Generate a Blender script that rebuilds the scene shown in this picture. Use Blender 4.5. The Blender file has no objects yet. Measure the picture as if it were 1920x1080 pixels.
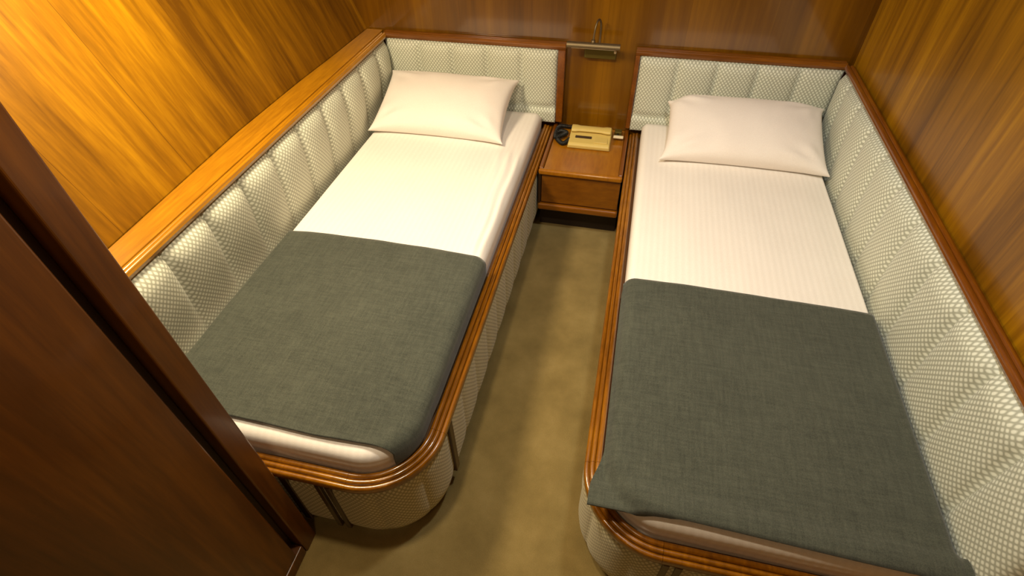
import bpy, bmesh, math, random
from mathutils import Vector, Matrix, noise

random.seed(4)
PI = math.pi
scene = bpy.context.scene
COL = scene.collection

# ------------------------------------------------------------------ helpers
def tag(o, label=None, cat=None, group=None, kind=None):
    if label: o['label'] = label
    if cat: o['category'] = cat
    if group: o['group'] = group
    if kind: o['kind'] = kind
    return o

def thing(name, label, cat, loc=(0, 0, 0), group=None):
    o = bpy.data.objects.new(name, None)
    o.location = loc
    o.empty_display_size = 0.05
    COL.objects.link(o)
    return tag(o, label, cat, group)

def obj(name, bm, mat, parent=None, smooth=True, kind=None, bevel=0.0, segs=3, solid=None):
    bmesh.ops.recalc_face_normals(bm, faces=bm.faces[:])
    me = bpy.data.meshes.new(name)
    if parent is not None:
        bmesh.ops.translate(bm, verts=bm.verts[:], vec=-Vector(parent.matrix_world.translation if parent.parent else parent.location))
    bm.to_mesh(me); bm.free()
    for p in me.polygons: p.use_smooth = smooth
    me.materials.append(mat)
    o = bpy.data.objects.new(name, me)
    COL.objects.link(o)
    if parent is not None: o.parent = parent
    if kind: o['kind'] = kind
    if bevel:
        m = o.modifiers.new('bev', 'BEVEL'); m.width = bevel; m.segments = segs
        m.limit_method = 'ANGLE'; m.angle_limit = math.radians(40); m.harden_normals = False
    if solid:
        m = o.modifiers.new('sol', 'SOLIDIFY'); m.thickness = solid; m.offset = -1
    return o

def box(bm, x0, x1, y0, y1, z0, z1):
    v = [bm.verts.new(p) for p in ((x0,y0,z0),(x1,y0,z0),(x1,y1,z0),(x0,y1,z0),(x0,y0,z1),(x1,y0,z1),(x1,y1,z1),(x0,y1,z1))]
    for f in ((0,3,2,1),(4,5,6,7),(0,1,5,4),(1,2,6,5),(2,3,7,6),(3,0,4,7)):
        bm.faces.new([v[i] for i in f])
    return bm

def boxbm(*a):
    return box(bmesh.new(), *a)

def sweep(profile, path, closed_profile=True):
    """profile: (o, z) outward offset and height; path: ((x, y), (nx, ny))."""
    bm = bmesh.new(); rows = []
    for (x, y), (nx, ny) in path:
        rows.append([bm.verts.new((x + nx*o, y + ny*o, z)) for o, z in profile])
    n = len(profile)
    for a, b in zip(rows, rows[1:]):
        for i in range(n if closed_profile else n-1):
            j = (i+1) % n
            bm.faces.new((a[i], a[j], b[j], b[i]))
    if closed_profile:
        bm.faces.new(rows[0]); bm.faces.new(rows[-1][::-1])
    return bm

def tube(bm, pts, r, n=10, cap=True):
    pts = [Vector(p) for p in pts]
    rings = []
    prev = None
    for i, p in enumerate(pts):
        t = (pts[min(i+1, len(pts)-1)] - pts[max(i-1, 0)]).normalized()
        if prev is None:
            a = Vector((0, 0, 1)) if abs(t.z) < .9 else Vector((1, 0, 0))
            prev = t.cross(a).normalized()
        u = (prev - t*prev.dot(t)).normalized(); w = t.cross(u); prev = u
        rr = r[i] if isinstance(r, (list, tuple)) else r
        rings.append([bm.verts.new(p + (u*math.cos(2*PI*k/n) + w*math.sin(2*PI*k/n))*rr) for k in range(n)])
    for a, b in zip(rings, rings[1:]):
        for k in range(n):
            bm.faces.new((a[k], a[(k+1) % n], b[(k+1) % n], b[k]))
    if cap:
        bm.faces.new(rings[0][::-1]); bm.faces.new(rings[-1])
    return bm

def smooth01(t):
    t = max(0.0, min(1.0, t)); return t*t*(3-2*t)

# ------------------------------------------------------------------ materials
def lin(r, g, b):
    f = lambda c: c/12.92 if c <= .04045 else ((c+.055)/1.055)**2.4
    return (f(r/255), f(g/255), f(b/255), 1)

class NT:
    def __init__(s, name):
        s.m = bpy.data.materials.new(name); s.m.use_nodes = True
        s.t = s.m.node_tree; s.b = s.t.nodes['Principled BSDF']
    def n(s, typ, **kw):
        nd = s.t.nodes.new(typ)
        for k, v in kw.items():
            if k in nd.inputs.keys(): nd.inputs[k].default_value = v
            else: setattr(nd, k, v)
        return nd
    def l(s, a, b): s.t.links.new(a, b)
    def math(s, op, a, b=None):
        nd = s.n('ShaderNodeMath', operation=op)
        for i, v in enumerate((a, b)):
            if v is None: continue
            if isinstance(v, (int, float)): nd.inputs[i].default_value = v
            else: s.l(v, nd.inputs[i])
        return nd.outputs[0]
    def ramp(s, fac, stops):
        r = s.n('ShaderNodeValToRGB'); e = r.color_ramp.elements
        while len(e) < len(stops): e.new(.5)
        for el, (p, c) in zip(e, stops): el.position = p; el.color = c
        s.l(fac, r.inputs[0]); return r.outputs[0]
    def mix(s, fac, a, b, blend='MIX'):
        nd = s.n('ShaderNodeMix', data_type='RGBA', blend_type=blend)
        for i, v in ((0, fac), (6, a), (7, b)):
            if isinstance(v, (int, float, tuple)): nd.inputs[i].default_value = v
            else: s.l(v, nd.inputs[i])
        return nd.outputs[2]
    def noise(s, vec, scale, detail=4, rough=.55, dist=0.0):
        nd = s.n('ShaderNodeTexNoise'); nd.inputs['Scale'].default_value = scale
        nd.inputs['Detail'].default_value = detail; nd.inputs['Roughness'].default_value = rough
        nd.inputs['Distortion'].default_value = dist
        s.l(vec, nd.inputs['Vector']); return nd.outputs[0]
    def bump(s, h, strength, dist):
        nd = s.n('ShaderNodeBump'); nd.inputs['Strength'].default_value = strength; nd.inputs['Distance'].default_value = dist
        s.l(h, nd.inputs['Height']); s.l(nd.outputs[0], s.b.inputs['Normal'])
    def obj_vec(s, scale):
        tc = s.n('ShaderNodeTexCoord'); mp = s.n('ShaderNodeMapping')
        mp.inputs['Scale'].default_value = scale
        s.l(tc.outputs['Object'], mp.inputs['Vector']); return mp.outputs[0], tc

def wood(name, dark, mid, light, scale, rough=.3, coat=.25, sheet_axis=None, sheet_w=.3, figure=.5, spec=.5, bump=.1):
    s = NT(name)
    v, tc = s.obj_vec(scale)
    broad = s.noise(v, .55, 3, .5, .4)
    fine = s.noise(v, 5.0, 5, .65, .2)
    f = s.math('ADD', s.math('MULTIPLY', broad, 1-figure), s.math('MULTIPLY', fine, figure))
    if sheet_axis is not None:
        sx = s.n('ShaderNodeSeparateXYZ'); s.l(tc.outputs['Object'], sx.inputs[0])
        k = s.math('FLOOR', s.math('DIVIDE', sx.outputs[sheet_axis], sheet_w))
        wn = s.n('ShaderNodeTexWhiteNoise', noise_dimensions='1D'); s.l(k, wn.inputs['W'])
        f = s.math('ADD', f, s.math('MULTIPLY', s.math('SUBTRACT', wn.outputs[0], .5), .10))
        fr = s.math('FRACT', s.math('DIVIDE', sx.outputs[sheet_axis], sheet_w))
        seam = s.math('LESS_THAN', fr, .006)
        f = s.math('SUBTRACT', f, s.math('MULTIPLY', seam, .12))
    c = s.ramp(f, ((.34, dark), (.5, mid), (.66, light)))
    s.l(c, s.b.inputs['Base Color'])
    s.b.inputs['Roughness'].default_value = rough
    s.b.inputs['Coat Weight'].default_value = coat
    s.b.inputs['Coat Roughness'].default_value = .09
    s.b.inputs['Specular IOR Level'].default_value = spec
    s.bump(f, bump, .004)
    return s.m

def fabric(name, dark, light, p, q):
    """Woven damask: light lozenges between darker lattice lines, in UV metres."""
    s = NT(name)
    tc = s.n('ShaderNodeTexCoord'); sx = s.n('ShaderNodeSeparateXYZ'); s.l(tc.outputs['UV'], sx.inputs[0])
    a = s.math('MULTIPLY', sx.outputs[0], PI/p); b = s.math('MULTIPLY', sx.outputs[1], PI/q)
    A = s.math('ABSOLUTE', s.math('COSINE', s.math('ADD', a, b)))
    B = s.math('ABSOLUTE', s.math('COSINE', s.math('SUBTRACT', a, b)))
    m = s.math('MULTIPLY', A, B)
    cl = s.ramp(m, ((.18, dark), (.8, light)))
    nz = s.noise(tc.outputs['UV'], 30, 3)
    cl = s.mix(s.math('MULTIPLY', nz, .22), cl, dark)
    s.l(cl, s.b.inputs['Base Color'])
    s.b.inputs['Roughness'].default_value = .62
    s.b.inputs['Sheen Weight'].default_value = .15
    s.bump(m, .12, .0015)
    return s.m

def cloth(name, col, col2, nscale=300, rough=.9, sheen=.1, stripe=None, blotch=6, slub=False):
    s = NT(name)
    v, tc = s.obj_vec((1, 1, 1))
    weave = s.noise(v, nscale, 2)
    bl = s.noise(v, blotch, 3)
    f = s.math('ADD', s.math('MULTIPLY', weave, .7), s.math('MULTIPLY', bl, .3))
    if slub:
        sv, _ = s.obj_vec((14, 1.6, 1)); cv, _ = s.obj_vec((1.6, 14, 1))
        sl = s.math('ADD', s.noise(sv, 12, 3), s.noise(cv, 12, 3))
        f = s.math('ADD', s.math('MULTIPLY', f, .55), s.math('MULTIPLY', sl, .225))
    c = s.ramp(f, ((.38, col2), (.62, col)))
    h = weave
    if stripe:
        sx = s.n('ShaderNodeSeparateXYZ'); s.l(tc.outputs['Object'], sx.inputs[0])
        w = s.math('SINE', s.math('MULTIPLY', sx.outputs[0], 2*PI/stripe))
        w = s.math('ADD', s.math('MULTIPLY', w, .5), .5)
        c = s.mix(s.math('MULTIPLY', w, .13), c, (col2[0]*.8, col2[1]*.76, col2[2]*.72, 1))
        h = s.math('ADD', s.math('MULTIPLY', w, .8), s.math('MULTIPLY', weave, .3))
    s.l(c, s.b.inputs['Base Color'])
    s.b.inputs['Roughness'].default_value = rough
    s.b.inputs['Sheen Weight'].default_value = sheen
    s.b.inputs['Specular IOR Level'].default_value = .2
    s.bump(h, .25, .0015)
    return s.m

def plain(name, col, rough=.5, metal=0.0, nscale=40, var=.12, coat=0.0):
    s = NT(name)
    v, _ = s.obj_vec((1, 1, 1))
    nz = s.noise(v, nscale, 3)
    c = s.mix(s.math('MULTIPLY', nz, var*2), col, (col[0]*.6, col[1]*.6, col[2]*.6, 1))
    s.l(c, s.b.inputs['Base Color'])
    s.b.inputs['Roughness'].default_value = rough
    s.b.inputs['Metallic'].default_value = metal
    s.b.inputs['Coat Weight'].default_value = coat
    return s.m

def carpet(name):
    s = NT(name)
    v, _ = s.obj_vec((1, 1, 1))
    pile = s.noise(v, 420, 2, .6)
    bl = s.noise(v, 7, 4, .6)
    f = s.math('ADD', s.math('MULTIPLY', pile, .35), s.math('MULTIPLY', bl, .65))
    c = s.ramp(f, ((.32, lin(114, 95, 48)), (.52, lin(134, 113, 62)), (.7, lin(150, 128, 76))))
    s.l(c, s.b.inputs['Base Color'])
    s.b.inputs['Roughness'].default_value = 1
    s.b.inputs['Sheen Weight'].default_value = .2
    s.bump(pile, .5, .003)
    return s.m

W_D, W_M, W_L = lin(94, 58, 3), lin(136, 90, 5), lin(176, 124, 10)
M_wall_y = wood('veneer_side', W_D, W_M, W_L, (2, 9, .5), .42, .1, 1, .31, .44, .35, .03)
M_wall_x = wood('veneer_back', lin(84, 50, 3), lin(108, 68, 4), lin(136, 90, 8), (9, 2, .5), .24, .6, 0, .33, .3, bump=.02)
M_rail_y = wood('rail_along', lin(92, 46, 4), lin(116, 62, 6), lin(138, 80, 9), (30, 2, 30), .28, .4)
M_rail_x = wood('rail_across', lin(92, 50, 4), lin(120, 68, 6), lin(144, 86, 9), (2, 30, 30), .28, .4)
M_ledge = wood('ledge_wood', lin(144, 92, 10), lin(168, 112, 14), lin(190, 130, 20), (20, 2, 20), .3, .4)
M_rim = wood('rim_wood', lin(100, 58, 4), lin(130, 78, 6), lin(158, 102, 10), (14, 3, 25), .25, .5)
M_door = wood('door_wood', lin(58, 29, 1), lin(84, 44, 3), lin(110, 62, 5), (4, 10, .6), .35, .2)
M_darkwood = wood('dark_wood', lin(40, 22, 8), lin(54, 30, 10), lin(70, 40, 12), (10, 10, 2), .4, .2)
M_stand = wood('stand_wood', lin(126, 76, 6), lin(150, 92, 8), lin(168, 108, 12), (12, 2, 12), .25, .45)
M_drawer = wood('drawer_wood', lin(96, 52, 6), lin(120, 70, 8), lin(138, 84, 10), (3, 8, 8), .3, .3)
M_fabric = fabric('damask', lin(168, 170, 152), lin(234, 237, 220), .0150, .0185)
M_skirt = fabric('bounce_tinted_damask', lin(156, 146, 108), lin(214, 204, 164), .0150, .0185)  # same damask, with warm bounce from the floor put into its colours
M_sheet = cloth('striped_sheet', lin(246, 240, 232), lin(240, 233, 224), 350, .85, .05, .021, 5)
M_pillow = cloth('pillow_cotton', lin(246, 238, 230), lin(240, 230, 221), 400, .85, .05, None, 5)
M_blanket = cloth('grey_wool', lin(84, 87, 75), lin(58, 61, 53), 420, .95, .2, None, 3, True)
M_kick = plain('kick_dark', lin(40, 26, 16), .7)
M_base = plain('bed_board', lin(110, 70, 30), .7)
M_carpet = carpet('carpet')
M_ceiling = plain('ceiling_panel', lin(226, 214, 190), .7)
M_brass = plain('aged_brass', lin(128, 112, 84), .5, .9)
M_brass2 = plain('olive_brass', lin(104, 92, 36), .5, .6)
M_cream = plain('cream_plastic', lin(214, 188, 106), .4, 0, 30, .05)
M_cream2 = plain('pale_plastic', lin(236, 222, 186), .4, 0, 30, .05)
M_black = plain('black_plastic', lin(26, 26, 22), .45)
M_slot = plain('dark_window', lin(44, 22, 14), .3)

# ------------------------------------------------------------------ the room
XL_OUT, XR_WALL = -.815, 1.342
Y_BACK, Y_FRONT, Z_CEIL = .027, -3.05, 2.05
LEAN = .377
def hull_x(y):
    t = [(-3.1, -.76), (-2.0, -.785), (-1.6, -.802), (-1.0, -.826), (-.6, -.82), (-.3, -.806), (.05, -.795)]
    for (a, xa), (b, xb) in zip(t, t[1:]):
        if a <= y <= b: return xa + (xb-xa)*(y-a)/(b-a)
    return t[-1][1]

def struct(name, bm, mat, smooth=False, **k):
    return obj(name, bm, mat, None, smooth, 'structure', **k)

struct('floor', boxbm(-1.5, 1.45, Y_FRONT-.1, .13, -.06, 0), M_carpet)
struct('ceiling', boxbm(-1.5, 1.45, Y_FRONT-.1, .13, Z_CEIL, Z_CEIL+.05), M_ceiling)
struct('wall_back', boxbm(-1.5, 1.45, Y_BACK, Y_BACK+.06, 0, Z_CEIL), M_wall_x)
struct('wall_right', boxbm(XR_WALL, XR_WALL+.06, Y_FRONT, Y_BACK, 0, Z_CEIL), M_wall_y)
struct('wall_front', boxbm(-1.5, 1.45, Y_FRONT-.06, Y_FRONT, 0, Z_CEIL), M_door)
bm = bmesh.new(); rows = []
zs = [0, .3, .6, .74] + [.74 + (Z_CEIL-.74)*i/8 for i in range(1, 9)]
for i in range(40):
    y = Y_FRONT + (Y_BACK - Y_FRONT)*i/39
    rows.append([bm.verts.new((hull_x(y) - LEAN*max(0, z-.74), y, z)) for z in zs])
for a, b in zip(rows, rows[1:]):
    for j in range(len(zs)-1):
        bm.faces.new((a[j], b[j], b[j+1], a[j+1]))
bmesh.ops.recalc_face_normals(bm, faces=bm.faces[:])
for f in bm.faces:
    if f.normal.x < 0: f.normal_flip()
back = bmesh.ops.extrude_face_region(bm, geom=bm.faces[:])
bmesh.ops.translate(bm, verts=[g for g in back['geom'] if isinstance(g, bmesh.types.BMVert)], vec=(-.03, 0, 0))
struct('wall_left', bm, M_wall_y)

# the partition at the foot of the left bed, with its door
PX, PY = -.254, -1.945
struct('wall_partition', boxbm(-1.35, PX-.05, Y_FRONT, PY-.003, 0, Z_CEIL), M_darkwood)
bm = bmesh.new()
box(bm, PX-.05, PX, PY-.052, PY, 0, Z_CEIL)           # jamb on the bed side
box(bm, PX-.05, PX-.002, Y_FRONT, PY-.053, 0, .047)   # bottom rail
struct('trim_1', bm, M_door, bevel=.004)
struct('trim_2', boxbm(PX-.05, PX-.035, PY-.078, PY-.053, .048, Z_CEIL), M_darkwood)
struct('door_1', boxbm(PX-.05, PX-.005, Y_FRONT, PY-.079, .049, Z_CEIL), M_door, bevel=.004)

# ------------------------------------------------------------------ upholstery
def cushion(origin, udir, ndir, edges, z0, z1, depth, thick, band=None, vround=.03, pw=2.4, low=None):
    """Channelled cushion: seams at edges (metres along udir), bulging along ndir."""
    bm = bmesh.new(); uvl = bm.loops.layers.uv.new('UVMap')
    O, U, N = Vector(origin), Vector(udir), Vector(ndir)
    us = []
    K = 14
    for a, b in zip(edges, edges[1:]):
        for k in range(K): us.append((a + (b-a)*k/K, abs(2*k/K-1)))
    us.append((edges[-1], 1.0))
    secs = [(z0, z1)] if band is None else [(z0, band), (band, z1)]
    vs = []
    for si, (a, b) in enumerate(secs):
        R = 12
        for k in range(R+ (1 if si == len(secs)-1 else 0)):
            t = k/R
            d0, d1 = (b-a)*t, (b-a)*(1-t)
            vr = min(vround, (b-a)*.45)
            fall = 1.0
            if d1 < vr: fall = math.sqrt(max(0, 1-(1-d1/vr)**2))
            if d0 < vr*.6: fall = min(fall, math.sqrt(max(0, 1-(1-d0/(vr*.6))**2)))
            vs.append((a+(b-a)*t, fall, si))
    grid = []
    for u, t in us:
        col = []
        for z, fall, si in vs:
            prof = max(0, 1-t**pw)**.5
            if band is not None and si == 0: prof = .8
            d = depth*prof*fall*(1 if low is None else low + (1-low)*smooth01((z-.40)/.2))
            d += .0012*noise.noise(Vector((u*9, z*9, origin[0]*3)))*fall
            p = O + U*u + N*d
            col.append((bm.verts.new((p.x, p.y, z)), (u, z)))
        grid.append(col)
    for a, b in zip(grid, grid[1:]):
        for i in range(len(vs)-1):
            f = bm.faces.new((a[i][0], b[i][0], b[i+1][0], a[i+1][0]))
            for lp, src in zip(f.loops, (a[i], b[i], b[i+1], a[i+1])): lp[uvl].uv = src[1]
    be = [e for e in bm.edges if e.is_boundary]
    ex = bmesh.ops.extrude_edge_only(bm, edges=be)
    nv = [g for g in ex['geom'] if isinstance(g, bmesh.types.BMVert)]
    for v in nv:
        w = v.co - O; w = w - N*w.dot(N)
        w = O + w - N*thick
        v.co = Vector((w.x, w.y, v.co.z))
    bmesh.ops.contextual_create(bm, geom=[e for e in bm.edges if e.is_boundary])
    return bm

def bead_profile(a, b, z0, z1, n=2, r=None):
    """Closed profile from outward offset a (back) to b (front); n half-round beads along the top."""
    pts = [(a, z0), (a, z1)]
    w = (b-a)/n
    for k in range(n):
        c = a + w*(k+.5)
        for i in range(9):
            th = PI*(1-i/8)
            pts.append((c + w*.48*math.cos(th), z1 - .004 + w*.38*math.sin(th)*(1.0)))
    pts += [(b, z1-.006), (b+.002, (z0+z1)/2), (b-.003, z0)]
    return pts

ZC0, ZC1 = .335, .714
XLU, XRU, XA, XB = -.70, 1.31, .127, .489
sp = lambda a, b, n: [a+(b-a)*i/n for i in range(n+1)]

def headboard(label, x0, x1, post_x):
    t = thing('headboard', label, 'headboard', ((x0+x1)/2, 0, .7))
    c = obj('cushion', cushion((x0, 0, 0), (1, 0, 0), (0, -1, 0), sp(0, x1-x0, 5), ZC0+.03, ZC1, .022, .02, .437, .022, 2.6), M_fabric, t)
    px0, px1 = post_x
    a, b = min(x0, px0), max(x1, px1)
    prof = [(-.024, .7155), (-.024, .741)] + bead_profile(-.024, .010, .7155, .739, 2)[2:]
    obj('top_rail', sweep(prof, [((a, 0), (0, -1)), ((b, 0), (0, -1))]), M_rail_x, t, False)
    obj('post', boxbm(px0, px1, -.009, .023, .372, .7145), M_rail_y, t, False, bevel=.004)
    return t

headboard('cream channelled headboard behind the left bed, with a wooden top rail', XLU+.002, XA, (XA+.001, XA+.034))
headboard('pale channelled headboard behind the right bed, with a wooden top rail', XB, XRU-.002, (XB-.021, XB-.001))

# left side panel: plump channels, beaded rail and a wide ledge up to the hull
t = thing('side_panel', 'cream upholstered side panel on the left wall, wide varnished ledge along its top', 'wall panel', (-.72, -1, .7))
seams = [0] + [.147-.016+.177*k for k in range(11)]
seams = [s for s in seams if s < 1.85] + [1.866]
obj('cushion', cushion((XLU, -.016, 0), (0, -1, 0), (1, 0, 0), seams, ZC0, ZC1-.002, .034, .05, None, .07, 2.4, .30), M_fabric, t)
yend = -1.935
prof = bead_profile(-.012, .014, .714, .738, 2)
obj('top_rail', sweep(prof, [((XLU, -.0135), (1, 0)), ((XLU, yend), (1, 0))]), M_ledge, t, False)
bm = bmesh.new(); rows = []
for i in range(40):
    y = .02 + (yend-.02)*i/39
    xo = hull_x(y) + .004
    xi = XLU - .0135
    rows.append([bm.verts.new(p) for p in ((xi, y, .716), (xi, y, .7405), (xo, y, .7405), (xo, y, .716))])
for a, b in zip(rows, rows[1:]):
    for i in range(4): bm.faces.new((a[i], a[(i+1) % 4], b[(i+1) % 4], b[i]))
bm.faces.new(rows[0]); bm.faces.new(rows[-1])
obj('ledge', bm, M_ledge, t, False, bevel=.003)

t = thing('side_panel', 'pale diamond-patterned upholstered side panel on the right wall, narrow wooden top rail', 'wall panel', (1.32, -1, .7))
seams = [0] + [.125-.016+.175*k for k in range(11)]
seams = [s for s in seams if s < 1.85] + [1.866]
obj('cushion', cushion((XRU+.004, -.016, 0), (0, -1, 0), (-1, 0, 0), seams, ZC0, ZC1, .026, .022, None, .02, 3.0, .72), M_fabric, t)
prof = bead_profile(-.022, .010, .7155, .736, 2)
obj('top_rail', sweep(prof, [((XRU, -.0135), (-1, 0)), ((XRU, yend), (-1, 0))]), M_rail_y, t, False)

# ------------------------------------------------------------------ beds
BW, BL, BR = .818, 1.93, .2     # width from rim to panel, length, corner radius
def bed_path(xo, s, off=0.0, n=24, y0=-.022, xend=None):
    """outer line of a bed: along the aisle, round the corner, along the foot. s=-1: bed lies left of the aisle."""
    pts = [((xo, y0), (-s, 0)), ((xo, -.45), (-s, 0)), ((xo, -.9), (-s, 0)), ((xo, -1.3), (-s, 0))]
    cx, cy = xo + s*BR, -BL+BR
    for k in range(n+1):
        th = k/n*PI/2
        pts.append(((cx - s*BR*math.cos(th), cy - BR*math.sin(th)), (-s*math.cos(th), -math.sin(th))))
    xe = xo + s*BW if xend is None else xend
    for k in range(1, 5):
        pts.append(((cx + (xe-cx)*k/4, -BL), (0, -1)))
    return pts

def resample(path, step):
    out = []
    L = 0; acc = [0]
    for (a, _), (b, _) in zip(path, path[1:]):
        L += math.dist(a, b); acc.append(L)
    n = int(L/step)
    j = 0
    for i in range(n+1):
        s = L*i/n
        while j < len(acc)-2 and acc[j+1] < s: j += 1
        f = (s-acc[j])/max(1e-9, acc[j+1]-acc[j])
        (a, na), (b, nb) = path[j], path[j+1]
        nn = Vector((na[0]+(nb[0]-na[0])*f, na[1]+(nb[1]-na[1])*f)).normalized()
        out.append((s, (a[0]+(b[0]-a[0])*f, a[1]+(b[1]-a[1])*f), (nn.x, nn.y)))
    return out

def rim_profile():
    pts = [(-.042, .328), (-.042, .352)]
    for c, zc, r in ((-.0345, .3535, .0075), (-.0205, .351, .0068), (-.0075, .345, .0068)):
        for i in range(9):
            th = math.radians(170 - 150*i/8 - (15 if c > -.01 else 0))
            pts.append((c + r*math.cos(th), zc + r*1.1*math.sin(th)))
    pts += [(.0, .338), (-.0005, .330), (-.006, .324)]
    return pts

def sdf(x, y, x0, x1, y0, y1, R):
    """distance inside a plan whose corner at (x0,y0) is rounded."""
    d = min(x-x0, (x1-x)*2.2, y-y0, y1-y)
    if x < x0+R and y < y0+R:
        d = min(d, R - math.hypot(x-x0-R, y-y0-R), (x1-x)*2.2, y1-y)
    return d

MX0, MX1, MY0, MY1, MR = .053, BW-.034, -1.880, -.024, .138
MH, MER = .428, .032
def mat_z(x, y, seed, e=0.0):
    d = max(0, sdf(x, y, MX0-e, MX1, MY0-e, MY1, MR))
    z = MH
    if d < MER: z = MH - MER + math.sqrt(max(0, MER**2-(MER-d)**2))
    z += .005*smooth01(d/.25)
    w = noise.noise(Vector((x*7, y*3.5, seed)))*.0022 + noise.noise(Vector((x*22, y*9, seed+5)))*.0008
    z += w*smooth01(d/.03)
    return z

def row_x0(y, x0=MX0, y0=MY0, R=MR):
    if y >= y0+R: return x0
    k = max(0, R*R - (y0+R-y)**2)
    return x0 + R - math.sqrt(k)

def mattress(xo, s, label, seed, crease):
    bm = bmesh.new()
    ys = [MY1 - (MY1-(MY0+MR))*i/70 for i in range(70)]
    ys += [MY0+MR - MR*math.sin(PI/2*i/24) for i in range(25)]
    NX = 96; grid = []
    for y in ys:
        xa = row_x0(y); row = []
        for k in range(NX+1):
            tt = .5-.5*math.cos(PI*k/NX)
            x = xa + (MX1-xa)*tt
            z = mat_z(x, y, seed)
            if crease and -1.16 < y < -.38:
                g = smooth01((-.38-y)/.12)*smooth01((y+1.165)/.12)
                for xc, wd, h in ((.108+.03*(y+.7), .014, .012), (.145+.045*(y+.7), .016, .008), (.072+.01*(y+.7), .010, .006)):
                    z += g*h*math.exp(-((x-xc+.003*math.sin(y*19))/wd)**2)
            row.append(bm.verts.new((xo+s*x, y, z)))
        grid.append(row)
    for a, b in zip(grid, grid[1:]):
        for k in range(NX):
            bm.faces.new((a[k], a[k+1], b[k+1], b[k]))
    for kk in range(9):
        be = [e for e in bm.edges if e.is_boundary]
        ex = bmesh.ops.extrude_edge_only(bm, edges=be)
        f = (kk+1)/9
        for v in [g for g in ex['geom'] if isinstance(g, bmesh.types.BMVert)]:
            v.co.z = .396 + (.337-.396)*f
            if v.co.y < -1.5:
                lx = (v.co.x-xo)*s
                c = Vector((MX0+MR, MY0+MR))
                nrm = Vector((0, -1)) if lx > c.x else (Vector((lx, v.co.y))-c if v.co.y < c.y else Vector((-1, 0)))
                nrm.normalize()
                w = .0014*math.sin(f*15+1.5*noise.noise(Vector((lx*3, v.co.y*3, seed)))*3)*(1 if 0 < kk < 8 else 0)*min(1, (-1.5-v.co.y)/.2)
                v.co.x += s*nrm.x*w; v.co.y += nrm.y*w
    bmesh.ops.remove_doubles(bm, verts=bm.verts[:], dist=1e-5)
    o = obj('mattress', bm, M_sheet)
    return tag(o, label, 'mattress')

def blanket_tucked(xo, s, label):
    bm = bmesh.new()
    y0, y1 = -1.122, -1.846
    NY, NX = 70, 50; grid = []
    for j in range(NY+1):
        u = j/NY
        y = y0 + (y1-y0)*(1-(1-u)**1.4)
        xa = row_x0(y, MX0-.0035, MY0-.0035, MR)
        row = []
        # side drop between mattress and rim
        yy = y
        for dz in (.05, .03, .012):
            row.append(bm.verts.new((xo+s*xa, yy, max(MH-MER-dz+.008, .368 - .03*smooth01((y+1.70)/.1)))))
        for k in range(NX+1):
            tt = .5-.5*math.cos(PI*k/NX)
            x = xa + (MX1-.012-xa)*tt
            d = max(0, sdf(x, y, MX0, MX1, MY0, MY1, MR))
            yb = y + .010*noise.noise(Vector((x*3, 1.5, 2)))*smooth01((u-.7)/.3) + .008*math.sin(x*4)*(1-smooth01(u/.3))
            z = mat_z(x, y, 1.7, .0035) + .0075 + .005*smooth01((-1.79-y)/.03)*(1-smooth01((d-.02)/.04))
            if y < MY0+.09:                         # the foot edge bridges over the mattress edge
                k2 = smooth01((MY0+.09-y)/.07)
                z = max(z, (1-k2)*z + k2*(MH+.002)) if d > .012 else z
            z += .0022*abs(noise.noise(Vector((x*5, y*5, 9)))) + .0009*abs(noise.noise(Vector((x*16, y*11, 4))))
            z += .004*smooth01((u-.8)/.2)*noise.noise(Vector((x*11, 0, 7)))
            row.append(bm.verts.new((xo+s*x, yb, z)))
        grid.append(row)
    for a, b in zip(grid, grid[1:]):
        for k in range(len(a)-1):
            bm.faces.new((a[k], a[k+1], b[k+1], b[k]))
    o = obj('blanket', bm, M_blanket)
    flip_up(o)
    m = o.modifiers.new('sol', 'SOLIDIFY'); m.thickness = .006; m.offset = 1
    return tag(o, label, 'blanket')

def flip_up(o):
    me = o.data
    if sum(p.normal.z*p.area for p in me.polygons) < 0:
        me.flip_normals()

def blanket_draped(xo, s, label):
    bm = bmesh.new()
    y0, y1 = -1.125, -1.872
    NY, NX = 72, 56; grid = []
    for j in range(NY+1):
        u = j/NY
        y = y0 + (y1-y0)*u
        flare = smooth01((-1.72-y)/.12)
        xa = .043 - .026*flare + .006*(1-smooth01(u/.06))
        row = []
        for k in range(NX+1):
            tt = .5-.5*math.cos(PI*k/NX)
            x = xa + (MX1+.014-xa)*tt
            d = sdf(x, y, MX0, MX1, MY0, MY1, MR)
            dd = max(0, d)
            z = MH + .005*smooth01(dd/.25)
            er = .034
            z = mat_z(x, y, 6.2)
            if d < er:
                z = max(z, .372 + .018*(1-flare) if d < .006 else .376)
                if d > -.03: z = max(z, MH - .05 + .05*smooth01((d+.03)/.06))
            if y < MY0+.06 and x > .2: z = max(z, MH-.006)
            z += .008 + .009*smooth01((-1.80-y)/.03)*(1-smooth01((d-.03)/.06))
            z += .0022*abs(noise.noise(Vector((x*5, y*4, 19))))*smooth01(dd/.03) + .0008*abs(noise.noise(Vector((x*17, y*9, 14))))
            yb = y + .006*math.sin(x*5+1)*(u if u > .5 else 1-u)
            if x > .76: yb += -.01*smooth01((u-.9)/.1)
            row.append(bm.verts.new((xo+s*x, yb, z)))
        grid.append(row)
    for a, b in zip(grid, grid[1:]):
        for k in range(NX):
            bm.faces.new((a[k], a[k+1], b[k+1], b[k]))
    o = obj('blanket', bm, M_blanket)
    flip_up(o)
    m = o.modifiers.new('sol', 'SOLIDIFY'); m.thickness = .006; m.offset = 1
    return tag(o, label, 'blanket')

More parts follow.
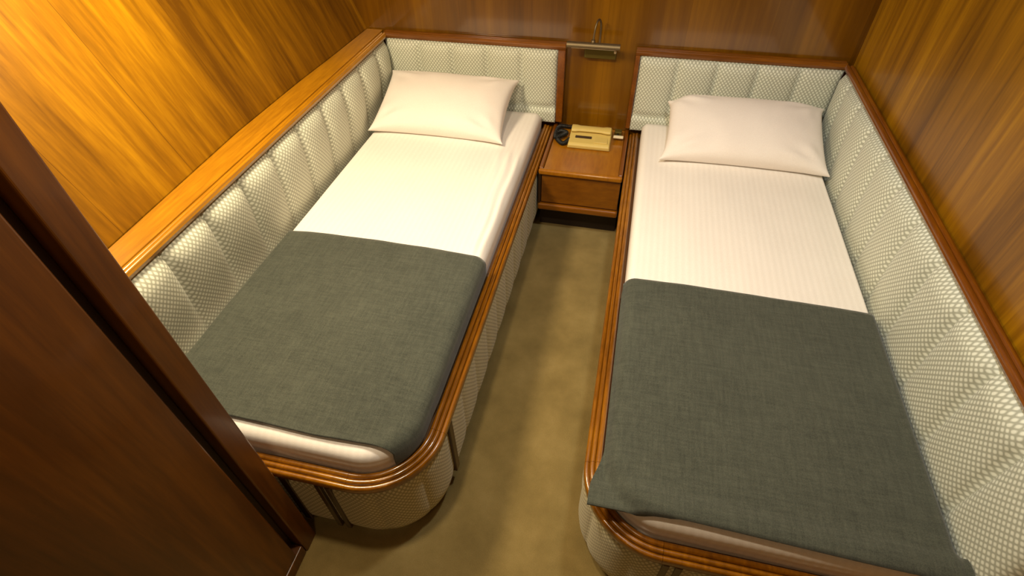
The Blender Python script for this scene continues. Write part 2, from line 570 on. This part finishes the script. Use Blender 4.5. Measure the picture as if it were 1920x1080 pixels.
def bed(xo, s, label, bats, xend):
    t = thing('bunk_bed', label, 'bed', (xo+s*BW/2, -BL/2, 0))
    # wooden rim in three lengths
    path = bed_path(xo, s, xend=xend)
    prof = rim_profile()
    i0 = 4
    a = path[:i0+1]; b = path[i0:i0+25]; c = path[i0+24:]
    g = .0008
    a = a[:-1] + [((a[-1][0][0], a[-1][0][1]+g), a[-1][1])]
    c = [((c[0][0][0]+s*g, c[0][0][1]), c[0][1])] + c[1:]
    for seg in (a, b, c):
        obj('rim', sweep(prof, seg), M_rim, t, True)
        me = t.children[-1].data
        t.children[-1].modifiers.new('es', 'EDGE_SPLIT').split_angle = math.radians(50)
    # upholstered skirt with stitched seams
    rs = resample(path, .008)
    bm = bmesh.new(); uvl = bm.loops.layers.uv.new('UVMap'); cols = []
    for sl, (x, y), (nx, ny) in rs:
        ph = (sl/.14) % 1
        bulge = .007*max(0, 1-abs(2*ph-1)**4)
        col = []
        for k in range(13):
            z = .068 + (.326-.068)*k/12
            e = min(1, min(k, 12-k)/1.5)
            o_ = -.020 + bulge*(.3+.7*e) + .003*e
            if k == 12: o_ = -.02
            col.append((bm.verts.new((x+nx*o_, y+ny*o_, z)), (sl, z)))
        cols.append(col)
    for p, q in zip(cols, cols[1:]):
        for k in range(12):
            f = bm.faces.new((p[k][0], q[k][0], q[k+1][0], p[k+1][0]))
            for lp, src in zip(f.loops, (p[k], q[k], q[k+1], p[k+1])): lp[uvl].uv = src[1]
    sk = obj('skirt', bm, M_skirt, t)
    m = sk.modifiers.new('sol', 'SOLIDIFY'); m.thickness = .012; m.offset = 0
    # bed board and recessed plinth
    def prism(off, z0, z1):
        bm = bmesh.new()
        loop = [((x+nx*off, y+ny*off)) for (x, y), (nx, ny) in path]
        loop += [(xend, -.022)] if abs(loop[-1][0]-xend) < .02 else [(loop[-1][0], -.022)]
        lo = [bm.verts.new((x, y, z0)) for x, y in loop]; hi = [bm.verts.new((x, y, z1)) for x, y in loop]
        n = len(loop)
        bm.faces.new(lo[::-1]); bm.faces.new(hi)
        for k in range(n): bm.faces.new((lo[k], lo[(k+1) % n], hi[(k+1) % n], hi[k]))
        return bm
    obj('bed_board', prism(-.043, .30, .335), M_base, t, False)
    obj('plinth', prism(-.055, 0.001, .2995), M_kick, t, False)
    # dark battens over the skirt
    for kind, p, w in bats:
        if kind == 'side':
            x0, x1 = sorted((xo + s*.022, xo + s*.001))
            bm = boxbm(x0, x1, p-w/2, p+w/2, .066, .325)
        else:
            x = xo + s*p
            bm = boxbm(x-w/2, x+w/2, -BL+.001, -BL+.022, .066, .325)
        obj('batten', bm, M_darkwood, t, False, bevel=.003)
    return t

bed(.118, -1, 'left built-in bunk with reeded wooden rim, its foot corner beside the dark door', [('side', -1.685, .026), ('foot', .255, .016), ('foot', .284, .016), ('foot', .382, .024)], XLU+.01)
bed(.492, 1, 'right built-in bunk along the right wall, reeded wooden rim and rounded foot corner', [('foot', .214, .016), ('foot', .243, .016), ('foot', .5, .02)], XRU-.012)
mattress(.118, -1, 'mattress in a white striped sheet on the left bunk', 1.7, True)
mattress(.492, 1, 'mattress in a white striped sheet on the right bunk', 6.2, False)
blanket_tucked(.118, -1, 'grey-green blanket folded over the foot half of the left bunk, tucked inside the rim')
blanket_draped(.492, 1, 'dark grey blanket over the foot half of the right bunk, corner lying over the rim')

# ------------------------------------------------------------------ pillows
def pillow(label, cx, a, y_front, y_back, z_back, zrot, seed, T=.088, inset=None, fold=0):
    bm = bmesh.new()
    N = 44
    b = math.hypot(y_back-y_front, z_back-.452)/2
    tilt = math.atan2(z_back-.452, y_back-y_front)
    cy, cz = (y_front+y_back)/2, (.452+z_back)/2
    def pt(i, j, side):
        u = -math.cos(PI*i/N); v = -math.cos(PI*j/N)
        x = a*u*(1-.045*(1-v*v)); y = b*v*(1-.075*(1-u*u))
        # corner tips
        cu, cv = abs(u)**10, abs(v)**10
        x += math.copysign(.012, u)*cu*cv; y += math.copysign(.010, v)*cu*cv
        e = ((1-u*u)*(1-v*v))
        if fold and v > 0:
            k = smooth01((abs(u)-.62)/.38)*smooth01((v-.3)/.7)*(1 if u < 0 else .6)
            y -= fold*k*k; x -= math.copysign(fold*.15, u)*k*k
        if inset:
            cu4 = smooth01((abs(u)-.45)/.55)*smooth01((v+.2)/1.2)
            x -= math.copysign(inset, u)*cu4
        h = T*max(0, e)**.36
        wr = noise.noise(Vector((x*6+seed, y*6, side)))*.006 + noise.noise(Vector((x*18+seed, y*12, side)))*.0022
        rad = 0
        for sx in (-1, 1):
            for sy in (-1, 1):
                dx, dy = u-sx, v-sy
                r = math.hypot(dx, dy)
                rad += .0045*math.sin(math.atan2(dy, dx)*9+seed)*math.exp(-((r-.42)/.2)**2)
        h += (wr+rad)*min(1, e*5)
        z = h*side if side > 0 else -h*.8
        # tilt back
        Y = y*math.cos(tilt) - z*math.sin(tilt); Z = y*math.sin(tilt) + z*math.cos(tilt)
        X = x*math.cos(zrot) - Y*math.sin(zrot); Y2 = x*math.sin(zrot) + Y*math.cos(zrot)
        P = Vector((cx+X, cy+Y2, cz+Z))
        P.z = max(P.z, .4425 if side > 0 else .4405)
        P.y = min(P.y, -.030)
        return P
    top = {}
    for side in (1, -1):
        g = [[None]*(N+1) for _ in range(N+1)]
        for i in range(N+1):
            for j in range(N+1):
                if side < 0 and (i in (0, N) or j in (0, N)): g[i][j] = top[i, j]
                else:
                    g[i][j] = bm.verts.new(pt(i, j, side))
                    if side > 0: top[i, j] = g[i][j]
        for i in range(N):
            for j in range(N):
                q = (g[i][j], g[i+1][j], g[i+1][j+1], g[i][j+1])
                bm.faces.new(q if side > 0 else q[::-1])
    o = obj('pillow', bm, M_pillow)
    return tag(o, label, 'pillow')

pillow('white pillow propped against the headboard of the left bunk', -.354, .302, -.39, -.055, .575, 0.0, 2.0)
pillow('white pillow propped against the headboard of the right bunk', .952, .318, -.382, -.05, .570, .0, 8.0, .088, .004, .045)

# ------------------------------------------------------------------ nightstand
NX0, NX1, NYF = .1215, .4885, -.413
t = thing('nightstand', 'small built-in wooden nightstand between the two bunks', 'nightstand', (.305, -.2, 0))
obj('top_panel', boxbm(NX0+.019, NX1-.019, NYF+.022, .022, .325, .343), M_stand, t, False, bevel=.002)
bm = bmesh.new(); box(bm, NX0, NX0+.0185, NYF+.022, .022, .325, .352)
obj('edge_rail', bm, M_rail_y, t, False, bevel=.005)
bm = bmesh.new(); box(bm, NX1-.0185, NX1, NYF+.022, .022, .325, .352)
obj('edge_rail', bm, M_rail_y, t, False, bevel=.005)
obj('front_nosing', boxbm(NX0, NX1, NYF, NYF+.0215, .325, .352), M_stand, t, False, bevel=.009, segs=4)
d = obj('drawer', boxbm(NX0+.014, NX1-.004, NYF+.012, -.1, .176, .322), M_drawer, t, False, bevel=.003)
obj('frame', boxbm(NX0, NX0+.012, NYF+.008, -.05, .172, .3245), M_darkwood, t, False, bevel=.002)
obj('lower_rail', boxbm(NX0, NX1, NYF, -.05, .138, .170), M_rail_x, t, False, bevel=.008, segs=4)
obj('toe_kick', boxbm(NX0, NX1, -.33, -.31, .001, .1375), M_kick, t, False)

# ------------------------------------------------------------------ telephone
ZT = .3435
tp = thing('telephone', 'old cream desk telephone with a black cord on the nightstand', 'telephone', (.315, -.11, ZT))
bm = bmesh.new()
x0, x1, yf, yb = .215, .413, -.190, -.035
pr = [(yf, ZT), (yf-.002, ZT+.018), (yf+.01, ZT+.026), (yf+.085, ZT+.034), (yb-.004, ZT+.040), (yb, ZT)]
L = [bm.verts.new((x0 + (.004 if z > ZT+.01 else 0), y, z)) for y, z in pr]; R = [bm.verts.new((x1 - (.004 if z > ZT+.01 else 0), y, z)) for y, z in pr]
for i in range(len(pr)):
    j = (i+1) % len(pr); bm.faces.new((L[i], L[j], R[j], R[i]))
bm.faces.new(L); bm.faces.new(R[::-1])
obj('base', bm, M_cream, tp, False, bevel=.005)
bm = bmesh.new()
pts, rad = [], []
for i in range(25):
    u = -1 + 2*i/24
    pts.append((.314 + .092*u, -.080, ZT+.044 + .002*(1-u*u))); rad.append(.0165 + .0035*smooth01((abs(u)-.55)/.25))
tube(bm, pts, rad, 14)
for v in bm.verts:
    v.co.z = ZT+.044 + (v.co.z-ZT-.044)*.6
    v.co.y = -.080 + (v.co.y+.080)*1.5
hs = obj('handset', bm, M_cream, tp, True, bevel=.003)
obj('display', boxbm(.246, .322, -.143, -.126, ZT+.028, ZT+.0335), M_slot, tp, False)
obj('keypad', boxbm(.338, .398, -.172, -.122, ZT+.026, ZT+.0322), M_cream, tp, False, bevel=.002)
# curly cord heaped at the left of the telephone
bm = bmesh.new(); core = []
rnd = random.Random(3)
ctrl = [(.222, -.14, ZT+.02), (.196, -.17, ZT+.009), (.170, -.15, ZT+.010), (.150, -.10, ZT+.010), (.168, -.06, ZT+.012), (.196, -.08, ZT+.016), (.180, -.12, ZT+.022),
        (.152, -.13, ZT+.016), (.150, -.05, ZT+.018), (.165, -.012, ZT+.012), (.205, -.012, ZT+.012), (.26, -.010, ZT+.014), (.31, -.008, ZT+.012)]
def catmull(P, n):
    P = [Vector(p) for p in P]; out = []
    for i in range(len(P)-1):
        p0, p1, p2, p3 = P[max(i-1, 0)], P[i], P[i+1], P[min(i+2, len(P)-1)]
        for k in range(n):
            u = k/n
            out.append(.5*((2*p1)+(p2-p0)*u+(2*p0-5*p1+4*p2-p3)*u*u+(3*p1-p0-3*p2+p3)*u**3))
    out.append(P[-1]); return out
core = catmull(ctrl, 70)
hel = []
for i, p in enumerate(core):
    tdir = (core[min(i+1, len(core)-1)]-core[max(i-1, 0)]).normalized()
    u = tdir.cross(Vector((0, 0, 1))).normalized(); w = tdir.cross(u)
    th = i*.62
    q = p + (u*math.cos(th)+w*math.sin(th))*.0085
    q.z = max(q.z, ZT+.003); hel.append(q)
tube(bm, hel, .0027, 6)
obj('cord', bm, M_black, tp)
tag(tp.children[-1], 'black curly cord')

# small plug right of the telephone
pl = thing('wall_plug', 'small pale and dark plug at the right end of the telephone', 'plug', (.445, -.06, ZT))
obj('block', boxbm(.422, .455, -.055, -.022, ZT+.001, ZT+.030), M_brass2, pl, False, bevel=.003)
obj('prong_bar', boxbm(.419, .466, -.092, -.0755, ZT+.016, ZT+.026), M_cream2, pl, False, bevel=.003)
tag(pl.children[-1], 'pale plastic bar')
bm = bmesh.new(); tube(bm, [(.438, -.0765, ZT+.020), (.438, -.054, ZT+.020)], .005, 8)
obj('neck', bm, M_black, pl)

# ------------------------------------------------------------------ picture lamp on the back wall
lp = thing('wall_lamp', 'slim brass reading lamp mounted on the back wall above the nightstand', 'lamp', (.285, 0, .74))
bm = bmesh.new()
xa, xb, yc, zc, r = .172, .398, -.062, .760, .0155
ring = []
prof = [(r*math.cos(th), r*math.sin(th)) for th in [math.radians(-20 + 220*i/16) for i in range(17)]]
prof += [((r-.003)*math.cos(th), (r-.003)*math.sin(th)) for th in [math.radians(200 - 220*i/16) for i in range(17)]]
A = [bm.verts.new((xa, yc+y, zc+z)) for y, z in prof]; B = [bm.verts.new((xb, yc+y, zc+z)) for y, z in prof]
n = len(prof)
for i in range(n): bm.faces.new((A[i], A[(i+1) % n], B[(i+1) % n], B[i]))
for ring in (A, B):
    for i in range(16): bm.faces.new((ring[i], ring[i+1], ring[n-2-i], ring[n-1-i]))
sh = obj('lamp_shade', bm, M_brass, lp, False)
for xx in (xa, xb-.003):
    bm = bmesh.new(); tube(bm, [(xx, yc, zc), (xx+.003, yc, zc)], r, 20); obj('end_cap', bm, M_brass, lp, False)
bm = bmesh.new(); tube(bm, [(xa+.02, yc, zc-.004), (xb-.02, yc, zc-.004)], .008, 12)
obj('bulb', bm, M_cream2, lp)
arm = [(.283, yc, zc+.014), (.284, yc, .80), (.287, yc+.004, .832), (.292, yc+.018, .853), (.298, yc+.037, .856), (.303, yc+.054, .842), (.306, yc+.062, .815), (.306, yc+.064, .775), (.306, yc+.064, .735)]
bm = bmesh.new(); tube(bm, catmull(arm, 6), .0042, 10); obj('arm', bm, M_brass, lp)
bm = bmesh.new(); tube(bm, [(.283, yc, zc+.010), (.283, yc, zc+.026)], .009, 14); obj('collar', bm, M_brass, lp)
obj('back_plate', boxbm(.243, .384, -.005, .0255, .686, .728), M_brass2, lp, False, bevel=.006)
bm = bmesh.new(); tube(bm, [(.378, -.004, .722), (.378, -.013, .722)], .0055, 12); obj('switch', bm, M_cream2, lp)

# smaller fittings belong to the part they sit on
def under(thing_, part, *names):
    host = [c for c in thing_.children if c.name.split('.')[0] == part][0]
    for c in list(thing_.children):
        if c.name.split('.')[0] in names: c.parent = host
under(tp, 'base', 'display', 'keypad')
under(lp, 'lamp_shade', 'end_cap', 'bulb')
under(lp, 'back_plate', 'switch')
under(t, 'top_panel', 'edge_rail', 'front_nosing')

# ------------------------------------------------------------------ lights
def light(name, typ, loc, energy, col, **k):
    d = bpy.data.lights.new(name, typ); d.energy = energy; d.color = col
    for a, b in k.items(): setattr(d, a, b)
    o = bpy.data.objects.new(name, d); o.location = loc; COL.objects.link(o); return o
def aim(o, tgt):
    o.rotation_euler = (Vector(tgt)-o.location).to_track_quat('-Z', 'Y').to_euler()

a = light('hull_downlight', 'SPOT', (-.60, -1.32, 1.72), 94, (1, .82, .54), spot_size=math.radians(160), spot_blend=.8, shadow_soft_size=.14)
aim(a, (-.52, -1.3, 0))
b = light('aisle_downlight', 'SPOT', (.05, -1.80, 2.0), 48, (1, .84, .6), spot_size=math.radians(165), spot_blend=.7, shadow_soft_size=.05)
aim(b, (.5, -1.2, 0))
c = light('bed_downlight', 'SPOT', (.62, -1.25, 2.0), 38, (.97, 1, .98), spot_size=math.radians(116), spot_blend=.7, shadow_soft_size=.06)
aim(c, (1.0, -1.15, .3))

e = light('entry_fill', 'SPOT', (.25, -2.75, 2.0), 11, (1, .74, .42), spot_size=math.radians(165), spot_blend=.8, shadow_soft_size=.12)  # unseen fill, added behind the camera to light the mattress foot faces
aim(e, (.2, -1.6, 0))

w = bpy.data.worlds.new('World'); scene.world = w; w.use_nodes = True
w.node_tree.nodes['Background'].inputs[0].default_value = (.9, .95, 1, 1)
w.node_tree.nodes['Background'].inputs[1].default_value = .05

# ------------------------------------------------------------------ camera
F = 988.605
CAM = Vector((.470458, -2.394032, 1.621096))
p, yw, rl = (math.radians(v) for v in (44.90133, 13.57136, -1.17517))
fw = Vector((-math.sin(yw)*math.cos(p), math.cos(yw)*math.cos(p), -math.sin(p)))
rt = Vector((math.cos(yw), math.sin(yw), 0)); up = rt.cross(fw)
rt2 = rt*math.cos(rl) + up*math.sin(rl); up2 = up*math.cos(rl) - rt*math.sin(rl)
cd = bpy.data.cameras.new('camera'); cd.sensor_width = 36; cd.lens = 36*F/1920; cd.clip_start = .02
co = bpy.data.objects.new('camera', cd); COL.objects.link(co)
m = Matrix((rt2, up2, -fw)).transposed().to_4x4(); m.translation = CAM
co.matrix_world = m
scene.camera = co

vs = scene.view_settings
vs.view_transform = 'Standard'; vs.look = 'None'; vs.gamma = 1; vs.use_curve_mapping = False
vs.exposure = 0.0
